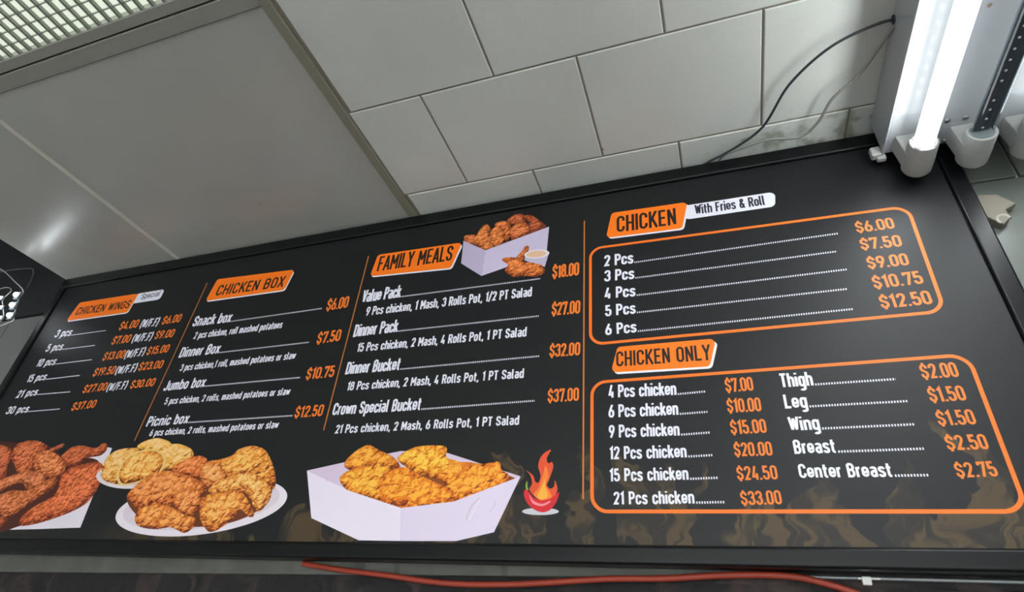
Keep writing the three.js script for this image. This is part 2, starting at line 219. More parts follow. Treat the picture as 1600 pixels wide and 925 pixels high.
const SH = {
pill_wings: [[79.7,51.9],[264.3,53.1],[259.9,102.5],[69.1,101.3]],
tag_wings: [[258.4,53.6],[342.1,53.0],[341.7,80.4],[260.9,80.4]],
pill_box: [[486.2,49.4],[686.9,57.0],[678.4,105.5],[478.7,103.9]],
pill_family: [[878.6,53.8],[1055.6,57.0],[1040.3,112.4],[872.5,103.8]],
pill_chicken: [[1328.9,45.1],[1452.6,48.2],[1439.6,101.6],[1318.2,97.5]],
tag_chicken: [[1446.7,55.2],[1583.2,56.5],[1578.2,86.3],[1444.0,85.0]],
pill_only: [[1331.5,303.3],[1467.0,304.6],[1454.2,346.3],[1320.9,343.6]],
frame_meal: [[1292.4,115.5],[1743.1,123.3],[1737.7,296.3],[1291.9,295.2]],
frame_only: [[1293.9,357.0],[1742.8,357.7],[1739.4,536.2],[1293.1,533.1]],
div1: [[461.4,55.0],[453.7,403.8]],
div2: [[857.7,53.1],[859.1,405.0]],
div3: [[1282.1,52.7],[1281.7,518.0]],
tray1: [[106.6,457.7],[395.6,413.0],[406.1,415.2],[411.8,481.8],[417.9,553.2],[314.0,555.8],[191.7,557.9]],
w0: [[69.7,401.2],[138.7,392.8],[222.5,400.2],[289.6,424.5],[390.8,441.8],[380.6,522.2],[272.0,549.6],[194.6,549.6]],
w4: [[235.5,414.6],[251.2,405.1],[272.4,399.9],[275.8,406.2],[259.2,416.2],[247.7,417.6]],
w1: [[66.3,397.2],[116.0,401.2],[140.6,415.2],[145.5,440.9],[157.9,462.5],[123.5,465.2]],
w2: [[134.5,407.6],[144.2,393.1],[184.0,390.0],[222.5,400.2],[233.4,411.6],[218.0,418.2],[208.1,428.6],[221.8,443.3],[219.8,457.2],[190.3,458.1],[163.9,437.9],[141.3,422.6]],
w5: [[282.2,427.7],[294.5,410.5],[320.7,406.3],[362.9,412.7],[376.4,404.5],[388.5,407.5],[394.2,418.1],[384.3,428.0],[352.0,432.0],[337.4,445.2],[315.6,447.9],[297.2,438.7]],
w3: [[207.9,425.0],[230.8,411.5],[274.6,423.9],[304.6,442.4],[311.9,459.6],[294.9,465.9],[259.1,463.3],[219.2,443.2]],
w6: [[309.5,466.3],[321.6,449.8],[354.2,442.3],[385.0,439.9],[404.4,448.9],[416.3,481.9],[408.1,510.1],[382.8,525.3],[346.2,537.4],[307.1,546.6],[272.5,550.3],[261.2,545.0],[262.1,530.8],[283.3,515.0],[314.2,499.3],[316.6,483.1]],
w7: [[132.5,475.9],[170.8,459.3],[210.6,451.7],[245.1,454.4],[272.9,468.8],[268.2,482.1],[237.4,486.5],[213.0,474.2],[186.4,478.7],[148.7,495.1]],
w8: [[155.9,503.7],[193.3,487.4],[233.8,488.1],[263.2,475.3],[289.5,465.1],[303.4,467.8],[307.1,482.9],[287.9,495.7],[268.8,508.4],[247.4,524.3],[232.0,535.4],[183.8,536.8]],
w9: [[175.6,527.1],[223.2,530.6],[224.0,549.6],[195.9,551.2]],
b1: [[411.8,465.6],[402.7,435.5],[422.2,419.3],[456.4,416.6],[479.1,421.6],[472.7,444.5],[476.2,480.0],[435.7,477.5]],
b2: [[467.2,416.0],[477.1,406.3],[504.6,400.7],[535.9,407.3],[546.9,416.1],[535.8,427.2],[496.6,425.6]],
b3: [[525.4,423.4],[541.7,414.2],[567.0,414.6],[596.7,424.7],[608.7,439.6],[592.9,450.1],[568.1,457.2],[548.9,459.8]],
b4: [[448.7,466.6],[447.1,442.0],[469.9,424.6],[507.0,421.0],[534.5,428.7],[548.8,443.9],[547.3,464.5],[523.9,474.8],[494.4,482.0],[467.2,482.9]],
c0: [[493.5,502.0],[522.2,471.6],[570.2,457.3],[643.9,448.7],[732.0,441.0],[791.2,492.6],[776.9,528.3],[708.3,549.7],[585.1,549.7],[531.7,532.3]],
c1: [[570.2,457.3],[589.7,443.7],[620.6,436.9],[645.1,447.2],[642.5,462.5],[644.3,474.7],[619.9,472.6],[584.5,465.5]],
c2: [[643.9,448.7],[669.4,444.9],[690.0,439.5],[700.9,429.0],[727.4,424.5],[754.7,432.7],[777.3,454.7],[793.0,478.4],[795.7,495.5],[776.0,489.4],[745.2,474.3],[719.9,475.1],[694.3,476.0],[669.8,463.3]],
c3: [[635.5,468.4],[634.9,454.6],[651.8,448.9],[674.9,457.4],[698.1,476.0],[680.6,487.4],[662.9,490.0],[645.2,480.7]],
c4: [[493.5,502.0],[503.8,483.7],[522.2,471.6],[545.6,461.3],[583.7,463.9],[629.3,475.8],[658.4,488.4],[660.7,501.7],[644.4,507.2],[607.5,518.4],[568.0,518.0],[535.7,525.0],[509.4,511.4]],
c5: [[590.5,500.5],[613.8,492.0],[642.6,495.5],[659.1,510.3],[659.7,527.4],[639.5,536.3],[609.0,521.3]],
c7: [[665.6,495.9],[684.2,478.7],[718.1,470.6],[747.1,470.0],[773.8,483.7],[791.5,498.2],[792.4,514.8],[777.4,529.7],[750.5,505.9],[725.3,497.0],[694.6,502.2]],
c6: [[531.4,535.2],[538.1,522.1],[571.2,516.5],[601.2,521.2],[634.1,532.9],[659.4,538.6],[662.3,552.4],[647.8,560.6],[617.4,552.4],[588.1,555.3],[555.3,552.5],[538.4,545.4]],
c8: [[662.1,524.6],[659.6,507.5],[685.8,499.2],[721.4,496.4],[742.8,504.4],[771.0,531.0],[766.7,537.7],[740.6,525.3],[735.7,538.9],[711.3,556.4],[694.0,557.8],[671.9,541.4]],
plate1: [[547.4,470.1],[547.5,476.6],[540.7,482.3],[527.6,486.7],[509.4,489.3],[487.6,489.9],[464.3,488.4],[441.6,484.9],[421.8,479.7],[407.0,473.3],[398.7,466.3],[398.1,459.3],[405.1,453.3],[419.2,448.7],[438.7,446.2],[461.6,445.8],[485.5,447.7],[508.0,451.5],[526.8,456.9],[540.4,463.3]],
plate1in: [[537.7,467.3],[537.5,472.6],[531.3,477.3],[519.4,480.8],[503.1,482.9],[483.7,483.3],[463.1,482.0],[443.1,479.1],[425.9,474.8],[413.1,469.6],[406.2,463.8],[405.9,458.3],[412.4,453.4],[425.0,449.8],[442.4,447.7],[462.6,447.5],[483.7,449.0],[503.4,452.2],[519.9,456.6],[531.6,461.8]],
plate2: [[823.5,505.0],[822.6,518.3],[807.1,531.8],[778.3,544.3],[738.5,554.7],[691.0,562.2],[639.6,566.0],[588.9,565.4],[543.9,560.5],[509.6,551.5],[490.0,539.0],[488.0,524.5],[504.2,509.4],[537.1,495.5],[582.6,484.5],[635.5,477.3],[689.8,474.8],[739.7,476.9],[780.7,483.2],[809.3,492.9]],
plate2in: [[809.2,503.6],[808.0,514.9],[793.3,526.5],[766.4,537.4],[729.5,546.5],[685.6,553.1],[638.4,556.6],[592.2,556.4],[551.6,552.4],[521.0,544.9],[504.0,534.5],[503.1,522.2],[518.7,509.4],[549.0,497.5],[590.7,487.9],[638.8,481.5],[688.1,479.0],[733.5,480.4],[770.6,485.4],[796.5,493.4]],
t_back: [[847.7,469.0],[921.0,456.6],[1006.7,444.4],[1082.4,450.1],[1196.3,486.8],[1102.4,521.1],[1023.3,527.7],[931.4,502.1]],
g1: [[913.1,463.4],[921.7,446.7],[945.8,432.7],[968.6,441.4],[996.3,453.7],[1008.9,470.5],[969.3,472.0],[938.3,473.9]],
g2: [[1003.0,456.7],[1018.8,443.4],[1039.1,438.2],[1078.1,440.4],[1082.8,456.8],[1104.6,465.5],[1096.2,486.0],[1061.8,485.2],[1030.5,473.8]],
g3: [[1093.4,466.5],[1113.0,464.5],[1138.5,467.9],[1162.8,465.7],[1167.8,476.5],[1180.5,485.7],[1180.0,495.5],[1153.6,509.6],[1103.8,521.1],[1086.3,496.0],[1070.1,482.8]],
g4: [[910.7,484.1],[921.9,472.0],[945.9,465.8],[977.5,466.8],[1000.4,466.2],[996.4,483.5],[991.9,504.4],[995.3,519.9],[960.3,511.7],[931.4,502.1]],
g5: [[983.5,493.8],[994.4,474.1],[1017.7,469.4],[1046.8,482.2],[1080.7,495.9],[1098.6,503.8],[1101.6,521.1],[1068.7,526.8],[1029.1,527.7],[992.3,519.8]],
t_left: [[847.7,469.0],[931.1,500.7],[1023.1,526.4],[1031.2,569.8],[965.5,569.4],[877.8,539.4]],
t_right: [[1023.1,526.4],[1102.1,518.6],[1196.3,486.8],[1164.8,558.1],[1113.1,569.2],[1031.2,569.8]],
tab1: [[1140.8,514.3],[1129.8,523.8],[1123.7,539.2],[1124.9,542.7]],
tab2: [[1140.9,515.5],[1128.1,542.7]],
tab3: [[1162.3,518.2],[1161.8,526.5],[1155.8,532.3]],
tab4: [[888.6,480.8],[887.5,485.8]],
fl: [[1209.9,505.8],[1212.9,496.2],[1209.2,485.2],[1203.1,478.8],[1213.6,486.0],[1216.9,493.9],[1221.3,495.7],[1224.1,486.8],[1220.2,474.4],[1222.3,463.2],[1228.4,455.8],[1237.3,451.8],[1231.8,463.5],[1234.2,470.3],[1239.2,468.8],[1241.2,476.2],[1236.3,491.9],[1233.5,499.1],[1238.4,503.9],[1243.3,500.5],[1243.8,492.9],[1247.8,502.9],[1246.8,508.8],[1242.1,516.2],[1226.1,519.0]],
fl2: [[1215.7,511.1],[1222.8,501.3],[1227.6,484.4],[1230.5,473.4],[1235.3,487.1],[1231.5,499.0],[1238.1,508.7],[1239.6,515.2],[1226.1,518.3]],
fl3: [[1220.9,513.1],[1226.6,501.3],[1230.5,491.8],[1231.6,501.4],[1235.3,513.3],[1227.3,517.9]],
bowl: [[1202.1,508.0],[1205.7,504.5],[1216.0,515.4],[1227.4,519.0],[1240.8,515.7],[1250.0,508.4],[1247.1,520.4],[1238.9,530.6],[1228.0,533.5],[1214.1,528.1],[1204.7,517.6]],
shine: [[1209.4,510.5],[1216.1,518.9],[1227.6,523.0],[1238.5,519.2],[1237.4,522.2],[1227.7,526.0],[1215.1,522.4]],
stem: [[1205.8,506.2],[1203.9,499.7],[1205.1,493.6],[1206.4,494.9],[1206.8,500.9],[1208.3,504.6]],
base: [[1250.4,532.8],[1249.3,534.2],[1245.9,535.4],[1240.5,536.4],[1233.8,537.0],[1226.2,537.1],[1218.6,536.9],[1211.7,536.2],[1206.1,535.2],[1202.5,533.8],[1201.1,532.4],[1202.3,531.0],[1205.8,529.7],[1211.2,528.8],[1218.2,528.2],[1225.8,528.0],[1233.4,528.3],[1240.3,529.0],[1245.7,530.1],[1249.2,531.4]],
h1: [[1057.4,47.5],[1058.6,41.5],[1079.1,43.7],[1086.5,58.8],[1083.9,69.5],[1061.6,57.4]],
h2: [[1079.5,64.2],[1081.3,46.5],[1094.1,23.6],[1106.0,28.4],[1111.7,47.9],[1118.5,80.4],[1102.4,85.0]],
h3: [[1109.1,40.6],[1123.3,32.0],[1133.6,43.2],[1138.7,60.0],[1134.8,79.0],[1124.1,81.4],[1113.5,66.2]],
h4: [[1115.4,28.0],[1131.7,21.0],[1145.6,32.0],[1148.6,46.2],[1148.1,64.0],[1141.6,73.8],[1134.4,52.4]],
h5: [[1139.2,21.4],[1155.2,10.9],[1170.3,15.3],[1177.0,36.2],[1164.3,35.9],[1149.6,35.1]],
h7: [[1168.6,18.4],[1183.3,18.1],[1196.6,30.1],[1211.5,45.7],[1212.7,53.7],[1194.5,59.9],[1185.6,60.4],[1182.5,37.4]],
h6: [[1148.2,41.6],[1164.0,31.2],[1178.9,36.6],[1185.0,49.1],[1182.3,64.1],[1166.4,67.6],[1154.1,71.8],[1147.6,57.2]],
x_left: [[1057.2,53.2],[1103.2,84.1],[1101.9,140.0],[1059.2,105.6]],
x_right: [[1103.2,84.1],[1219.7,52.9],[1217.3,111.3],[1101.9,140.0]],
n1: [[1160.8,113.7],[1172.1,98.8],[1178.4,88.3],[1184.7,90.6],[1184.4,100.0],[1179.7,108.7],[1177.2,124.8],[1166.6,120.9]],
n2: [[1136.7,111.5],[1144.4,107.6],[1160.6,110.5],[1177.1,122.7],[1194.6,127.8],[1208.5,134.3],[1216.5,145.7],[1214.4,153.2],[1199.6,157.7],[1182.4,153.0],[1161.8,151.7],[1147.1,140.2],[1144.6,131.6],[1149.3,124.2]],
cup: [[1177.4,105.1],[1221.9,110.0],[1215.5,139.5],[1194.7,129.9],[1181.4,121.4]],
cuptop: [[1222.2,111.4],[1221.4,114.3],[1218.6,116.7],[1213.9,118.4],[1207.9,119.3],[1201.2,119.3],[1194.2,118.3],[1187.8,116.5],[1182.6,114.1],[1179.0,111.2],[1177.5,108.1],[1178.2,105.2],[1181.1,102.8],[1185.8,101.0],[1191.9,100.1],[1198.9,100.2],[1205.8,101.2],[1212.2,103.1],[1217.4,105.5],[1220.8,108.4]],
cupin: [[1217.1,111.0],[1216.5,113.1],[1214.2,114.9],[1210.4,116.2],[1205.5,116.9],[1200.0,116.8],[1194.4,116.1],[1189.2,114.7],[1185.0,112.8],[1182.2,110.6],[1181.0,108.3],[1181.6,106.1],[1183.9,104.3],[1187.7,103.0],[1192.7,102.3],[1198.3,102.4],[1203.9,103.2],[1209.0,104.6],[1213.2,106.5],[1216.0,108.7]]
};

const GLYPH = {
  A: [48, 'M4 100L24 3L44 100M11 72H37'], B: [48, 'M7 7H25A15 20.5 0 0 1 25 48H7M25 48A16 22.5 0 0 1 25 93H7V7'], C: [48, 'M41 33V24A17 17 0 0 0 7 24V76A17 17 0 0 0 41 76V67'],
  D: [48, 'M7 7H22A19 20 0 0 1 41 27V73A19 20 0 0 1 22 93H7Z'], E: [43, 'M41 7H7V93H41M7 50H37'], F: [42, 'M41 7H7V100M7 50H36'], G: [48, 'M41 33V24A17 17 0 0 0 7 24V76A17 17 0 0 0 41 76V52H25'],
  H: [48, 'M7 0V100M41 0V100M7 50H41'], I: [14, 'M7 0V100'], J: [42, 'M35 0V76A14 17 0 0 1 7 76V71'], K: [48, 'M7 0V100M43 0L8 64M19 44L45 100'], L: [41, 'M7 0V93H41'],
  M: [60, 'M7 100V4L30 66L53 4V100'], N: [48, 'M7 100V4L41 96V0'], O: [48, 'M7 24A17 17 0 0 1 41 24V76A17 17 0 0 1 7 76Z'], P: [47, 'M7 100V7H25A16 23 0 0 1 25 53H7'],
  R: [48, 'M7 100V7H25A16 22 0 0 1 25 51H7M26 51L43 100'], S: [47, 'M40 30V24A16.5 17 0 0 0 7 24V28Q7 42 23 49Q40 57 40 72V76A16.5 17 0 0 1 7 76V69'], T: [46, 'M1 7H45M23 7V100'],
  V: [46, 'M3 0L23 95L43 0'], W: [62, 'M5 0L18 93L31 12L44 93L57 0'], X: [46, 'M4 0L42 100M42 0L4 100'], Y: [46, 'M3 0L23 54L43 0M23 52V100'],
  0: [48, 'M7 24A17 17 0 0 1 41 24V76A17 17 0 0 1 7 76Z'], 1: [30, 'M4 24L21 9V100'], 2: [47, 'M8 30V24A16.5 17 0 0 1 41 24Q41 36 34 48L10 92H43'], 3: [47, 'M8 27V23A16 16 0 0 1 40 23V33A14 14 0 0 1 26 47H20M26 47A15 15 0 0 1 41 62V77A17 16 0 0 1 7 77V71'],
  4: [47, 'M25 0L7 76H45M34 52V100'], 5: [47, 'M39 7H10V50Q15 41 24 41A17 17 0 0 1 41 58V76A17 17 0 0 1 7 76V70'], 6: [48, 'M31 0L10 52Q7 60 7 66V76A17 17 0 0 0 41 76V62A16 17 0 0 0 10 56'],
  7: [45, 'M7 24V7H40L19 100'], 8: [48, 'M24 47A15 14 0 0 1 9 33V22A15 15 0 0 1 39 22V33A15 14 0 0 1 24 47A17 15 0 0 1 41 62V77A17 16 0 0 1 7 77V62A17 15 0 0 1 24 47'], 9: [48, 'M17 100L38 48Q41 40 41 34V24A17 17 0 0 0 7 24V38A16 17 0 0 0 38 44'],
  $: [47, 'M40 32V26A16.5 16 0 0 0 7 26V30Q7 42 23 49Q40 57 40 70V74A16.5 16 0 0 1 7 74V67M24 -8V10M24 90V108'], '.': [14, 'M7 86V100'], ',': [15, 'M8 86V99L4 114'], '(': [24, 'M20 -6Q7 22 7 52Q7 82 20 112'], ')': [24, 'M4 -6Q17 22 17 52Q17 82 4 112'],
  '/': [36, 'M3 106L33 -6'], '&': [52, 'M47 100L15 34Q10 24 13 16A11 11 0 0 1 34 18Q35 29 24 38L14 47Q7 56 7 74A15 19 0 0 0 37 76L43 56'], ' ': [24, ''],
  a: [44, 'M9 42Q11 34 22 34Q37 34 37 48V100M37 60H22A14 17 0 0 0 22 94Q34 94 37 80'], b: [44, 'M7 0V100M7 49Q10 34 22 34Q37 34 37 50V78Q37 94 22 94Q10 94 7 79'], c: [43, 'M37 54V49A15 15 0 0 0 7 49V79A15 15 0 0 0 37 79V73'],
  d: [44, 'M37 0V100M37 49Q34 34 22 34Q7 34 7 50V78Q7 94 22 94Q34 94 37 79'], e: [44, 'M7 65H37V49A15 15 0 0 0 7 49V79A15 15 0 0 0 36 79V76'], f: [29, 'M28 7H25Q14 7 14 19V100M3 36H27'], g: [44, 'M37 28V112Q37 124 22 124Q12 124 9 119M37 49Q34 34 22 34Q7 34 7 50V78Q7 94 22 94Q34 94 37 79'],
  h: [44, 'M7 0V100M7 50Q9 34 22 34Q37 34 37 50V100'], i: [14, 'M7 28V100M7 1V14'], k: [43, 'M7 0V100M37 28L9 70M18 57L40 100'], l: [21, 'M7 0V84Q7 94 16 94H20'], m: [62, 'M7 28V100M7 50Q9 34 19 34Q31 34 31 50V100M31 50Q33 34 43 34Q55 34 55 50V100'],
  n: [44, 'M7 28V100M7 50Q9 34 22 34Q37 34 37 50V100'], o: [44, 'M7 49A15 15 0 0 1 37 49V79A15 15 0 0 1 7 79Z'], p: [44, 'M7 28V126M7 49Q10 34 22 34Q37 34 37 50V78Q37 94 22 94Q10 94 7 79'], r: [28, 'M7 28V100M7 52Q9 34 21 34H27'],
  s: [43, 'M36 47Q35 34 22 34Q8 34 8 47Q8 58 22 63Q36 68 36 80Q36 94 22 94Q8 94 7 80'], t: [31, 'M13 6V82Q13 94 24 94H29M0 35H30'], u: [44, 'M7 28V78Q7 94 21 94Q34 94 37 78M37 28V100'], w: [56, 'M4 28L16 95L28 38L40 95L52 28'], x: [42, 'M4 28L38 100M38 28L4 100'],
};
const PX = 2.5, PW = 4500, PH = Math.round(571.5 * PX);
const sheet = document.createElement('canvas'); sheet.width = PW; sheet.height = PH;
const ctx = sheet.getContext('2d');
const WHITE = '#e9e7f3', ORANGE = '#f4741c', BLACK = '#08090d';
const STYLE = { w: [WHITE, 18.5], s: [WHITE, 18.5], l: [WHITE, 20], o: ['#f07a24', 17], k: ['#1c100c', 13.5], f: ['#1a1b24', 15], g: ['#4a4b58', 13] };
function drawText(s, x0, y0, x1, y1, h, st) {
  const [fill, lw] = STYLE[st], gap = 9; let total = -gap;
  for (const ch of s) total += GLYPH[ch][0] + gap;
  const dx = x1 - x0, dy = y1 - y0, kx = Math.hypot(dx, dy) / total, ky = h / 100;
  ctx.save(); ctx.translate(x0, y0); ctx.rotate(Math.atan2(dy, dx));
  ctx.strokeStyle = fill; ctx.lineWidth = lw * (0.5 * kx + 0.5 * ky); ctx.lineJoin = 'miter'; ctx.miterLimit = 3;
  let x = 0;
  for (const ch of s) { if (GLYPH[ch][1]) { const p = new Path2D(); p.addPath(new Path2D(GLYPH[ch][1]), new DOMMatrix([kx, 0, 0, ky, x, -h])); ctx.stroke(p); } x += (GLYPH[ch][0] + gap) * kx; }
  ctx.restore();
}
function smooth(p, c = ctx) { // closed spline through the points
  const n = p.length, k = 1 / 6.5; c.beginPath(); c.moveTo(...p[0]);
  for (let i = 0; i < n; i++) { const a = p[(i + n - 1) % n], b = p[i], d = p[(i + 1) % n], e = p[(i + 2) % n]; c.bezierCurveTo(b[0] + (d[0] - a[0]) * k, b[1] + (d[1] - a[1]) * k, d[0] - (e[0] - b[0]) * k, d[1] - (e[1] - b[1]) * k, d[0], d[1]); }
  c.closePath();
}
function bumps(x, y, s) { // rounded crumbs: 1 at a crumb's middle, 0 between crumbs
  const ix = Math.floor(x), iy = Math.floor(y); let d1 = 9, d2 = 9;
  for (let j = -1; j < 2; j++) for (let i = -1; i < 2; i++) { const px = ix + i + hash(ix + i, iy + j, s), py = iy + j + hash(ix + i, iy + j, s + 1), d = Math.hypot(px - x, py - y); if (d < d1) { d2 = d1; d1 = d; } else if (d < d2) d2 = d; }
  return clamp(1 - d1 * d1) * 0.6 + clamp((d2 - d1) * 1.6) * 0.4;
}
function poly(p, c = ctx) { c.beginPath(); p.forEach((q, i) => (i ? c.lineTo(...q) : c.moveTo(...q))); c.closePath(); }
function roundPoly(p, r) { ctx.beginPath(); const n = p.length; ctx.moveTo((p[0][0] + p[n - 1][0]) / 2, (p[0][1] + p[n - 1][1]) / 2); for (let i = 0; i < n; i++) ctx.arcTo(...p[i], ...p[(i + 1) % n], r); ctx.closePath(); }
function boxBlur(a, w, h, r) { const b = new Float32Array(a.length); for (let pass = 0; pass < 2; pass++) { for (let y = 0; y < h; y++) { let s = 0; for (let x = -r; x < w; x++) { if (x + r < w) s += a[y * w + x + r]; if (x - r - 1 >= 0) s -= a[y * w + x - r - 1]; if (x >= 0) b[y * w + x] = s / (2 * r + 1); } } for (let x = 0; x < w; x++) { let s = 0; for (let y = -r; y < h; y++) { if (y + r < h) s += b[(y + r) * w + x]; if (y - r - 1 >= 0) s -= b[(y - r - 1) * w + x]; if (y >= 0) a[y * w + x] = s / (2 * r + 1); } } } return a; }
// a crumbed, fried piece in the printed food photograph
function crispy(pts, col, seed, o = {}) {
  const grain = o.grain ?? 1, pad = 4, xs = pts.map((q) => q[0]), ys = pts.map((q) => q[1]);
  const x0 = Math.floor((Math.min(...xs) - pad) * PX), y0 = Math.floor((Math.min(...ys) - pad) * PX), w = Math.ceil((Math.max(...xs) + pad) * PX) - x0, h = Math.ceil((Math.max(...ys) + pad) * PX) - y0;
  const t = document.createElement('canvas'); t.width = w; t.height = h; const c = t.getContext('2d');
  c.setTransform(PX, 0, 0, PX, -x0, -y0); c.fillStyle = '#fff'; smooth(pts, c); c.fill();
  const src = c.getImageData(0, 0, w, h), edge = new Float32Array(w * h), dome = new Float32Array(w * h);
  for (let i = 0; i < w * h; i++) edge[i] = dome[i] = src.data[i * 4 + 3] / 255;
  boxBlur(edge, w, h, Math.max(2, Math.round(1.1 * PX))); boxBlur(dome, w, h, Math.max(3, Math.round(Math.min(w, h) * 0.13)));
  const hgt = new Float32Array(w * h);
  for (let y = 0; y < h; y++) for (let x = 0; x < w; x++) {
    const u = (x + x0) / PX / grain, v = (y + y0) / PX / grain, wx = (fbm(u / 6, v / 6, seed + 2, 2) - 0.5) * 5, wy = (fbm(u / 6, v / 6, seed + 4, 2) - 0.5) * 5;
    hgt[y * w + x] = dome[y * w + x] * 26 + bumps((u + wx * 1.6) / 14, (v + wy * 1.6) / 12, seed + 1) * 11 + fbm(u / 5, v / 5, seed + 6, 2) * 5.5 + bumps((u + wx) / 4.4, (v + wy) / 4.0, seed + 7) * 2.0 + fbm(u / 1.3, v / 1.3, seed + 9, 2) * 1.0;
  }
  const dk = [col[0] * 0.46, col[1] * 0.30, col[2] * 0.25], lt = [Math.min(254, col[0] * 1.2 + 22), Math.min(206, col[1] * 1.34 + 20), Math.min(140, col[2] * 1.8 + 28)];
  for (let y = 0; y < h; y++) for (let x = 0; x < w; x++) {
    const i = y * w + x, u = (x + x0) / PX, v = (y + y0) / PX, gx = (hgt[y * w + Math.min(w - 1, x + 1)] - hgt[y * w + Math.max(0, x - 1)]) / 2, gy = (hgt[Math.min(h - 1, y + 1) * w + x] - hgt[Math.max(0, y - 1) * w + x]) / 2;
    const n = 1 / Math.sqrt(1 + gx * gx + gy * gy), l = clamp((0.34 * gx + 0.52 * gy + 0.74) * n, 0, 1.2), tone = fbm(u / 7, v / 7, seed + 13, 3), k = l * 0.92 + (tone - 0.5) * 0.85 + (dome[i] - 0.62) * 0.75 + 0.05;
    const al = sstep(0.40, 0.58, edge[i] + (fbm(u / 1.7, v / 1.7, seed + 3, 2) - 0.5) * 0.36);
    for (let q = 0; q < 3; q++) { const base = k < 0.68 ? mix(dk[q], col[q], sstep(0.12, 0.68, k)) : mix(col[q], lt[q], sstep(0.68, 1.12, k)); src.data[i * 4 + q] = clamp(base, 0, 255); }
    src.data[i * 4 + 3] = al * 255;
  }
  c.setTransform(1, 0, 0, 1, 0, 0); c.putImageData(src, 0, 0);
  ctx.save(); ctx.setTransform(1, 0, 0, 1, 0, 0); ctx.drawImage(t, x0, y0); ctx.restore();
}
function fillSmooth(p, f) { ctx.fillStyle = f; smooth(p); ctx.fill(); }
function fillPoly(p, f) { ctx.fillStyle = f; poly(p); ctx.fill(); }
ctx.fillStyle = BLACK; ctx.fillRect(0, 0, PW, PH);
{ // faint brown flames printed along the lower edge
  const hpx = Math.round(150 * PX), im = ctx.getImageData(0, PH - hpx, PW, hpx);
  for (let y = 0; y < hpx; y++) for (let x = 0; x < PW; x++) {
    const u = x / PX, hgt = (hpx - y) / PX, reach = 44 + 78 * sstep(700, 1330, u) , side = sstep(430, 640, u) * 0.75 + 0.25;
    const wob = (fbm(u / 34, hgt / 30, 101, 3) - 0.5) * 46, tong = vnoise((u + wob) / 23 + 0.4 * Math.sin(hgt / 17), hgt / 95 + 3, 103), thr = 0.30 + 0.52 * Math.pow(hgt / reach, 1.25);
    const m = sstep(0, 0.05, tong - thr); if (m <= 0) continue;
    const band = fbm((u + wob * 1.5) / 9, hgt / 40, 107, 3), k = m * side * (0.34 + 0.66 * sstep(0.34, 0.66, band)), o = (y * PW + x) * 4;
    for (let q = 0; q < 3; q++) im.data[o + q] = mix(im.data[o + q], [98, 76, 44][q], k * 0.72);
  }
  ctx.putImageData(im, 0, PH - hpx);
}
ctx.setTransform(PX, 0, 0, PX, 0, 0);
// section dividers and frames
ctx.lineCap = 'butt';
for (const k of ['div1', 'div2', 'div3']) { ctx.strokeStyle = '#c9762f'; ctx.lineWidth = 2.3; ctx.beginPath(); ctx.moveTo(...SH[k][0]); ctx.lineTo(...SH[k][1]); ctx.stroke(); }
for (const k of ['frame_meal', 'frame_only']) { ctx.strokeStyle = ORANGE; ctx.lineWidth = 4.6; roundPoly(SH[k], 20); ctx.stroke(); }
// heading plates
const off = (p, x, y) => p.map((q) => [q[0] + x, q[1] + y]);
for (const k of ['tag_wings', 'tag_chicken']) { ctx.fillStyle = WHITE; roundPoly(SH[k], 9); ctx.fill(); }
for (const k of ['pill_wings', 'pill_box', 'pill_family', 'pill_chicken', 'pill_only']) {
  ctx.fillStyle = WHITE; roundPoly(off(SH[k], 2.6, 3.4), 7); ctx.fill();
  ctx.fillStyle = '#ff7a0e'; roundPoly(SH[k], 7); ctx.fill();
}
// prices and names
for (const t of TEXTS) {
  drawText(...t);
  if (t.length > 7) {
    ctx.strokeStyle = WHITE; const fine = t[6] === 'l', y0 = t[4] - 1.1, y1 = t[8] - 1.1; ctx.lineWidth = fine ? 2.0 : 2.9; ctx.setLineDash(fine ? [] : [1.75, 1.25]);
    ctx.beginPath(); ctx.moveTo(t[3] + 2, y0); ctx.lineTo(t[7], y1); ctx.stroke(); ctx.setLineDash([]);
  }
}
// printed food: wings in a paper tray
fillPoly(SH.tray1, '#e4dbe6'); fillSmooth(SH.w0, '#4a1c0d');
[['w1', [176, 78, 30]], ['w2', [188, 88, 34]], ['w4', [150, 66, 26]], ['w5', [170, 74, 26]], ['w9', [150, 62, 22]], ['w3', [205, 104, 42]], ['w7', [190, 98, 42]], ['w6', [196, 88, 34]], ['w8', [184, 92, 36]]].forEach(([k, c], i) => crispy(SH[k], c, 200 + i * 31, { grain: 0.8 }));
// biscuits on a small plate, chicken on a large one
fillSmooth(SH.plate1, '#e2d3d8'); fillSmooth(SH.plate1in, '#cdb9bd');
[['b1', [240, 168, 66]], ['b2', [244, 184, 68]], ['b3', [240, 170, 62]]].forEach(([k, c], i) => crispy(SH[k], c, 500 + i * 37, { grain: 1.3 }));
fillSmooth(SH.b4, '#f0c878'); crispy(SH.b4.map((q) => [mix(SH.b4.reduce((s, r) => s + r[0], 0) / SH.b4.length, q[0], 0.9), mix(SH.b4.reduce((s, r) => s + r[1], 0) / SH.b4.length, q[1], 0.9)]), [238, 150, 52], 650, { grain: 1.2 });
fillSmooth(SH.plate2, '#e9dde8'); fillSmooth(SH.plate2in, '#dccdd9'); fillSmooth(SH.c0, '#6b3312');
[['c1', [204, 100, 34]], ['c2', [226, 132, 42]], ['c3', [222, 124, 48]], ['c4', [208, 108, 36]], ['c5', [212, 112, 40]], ['c7', [232, 142, 54]], ['c6', [218, 118, 38]], ['c8', [226, 128, 42]]].forEach(([k, c], i) => crispy(SH[k], c, 800 + i * 41));
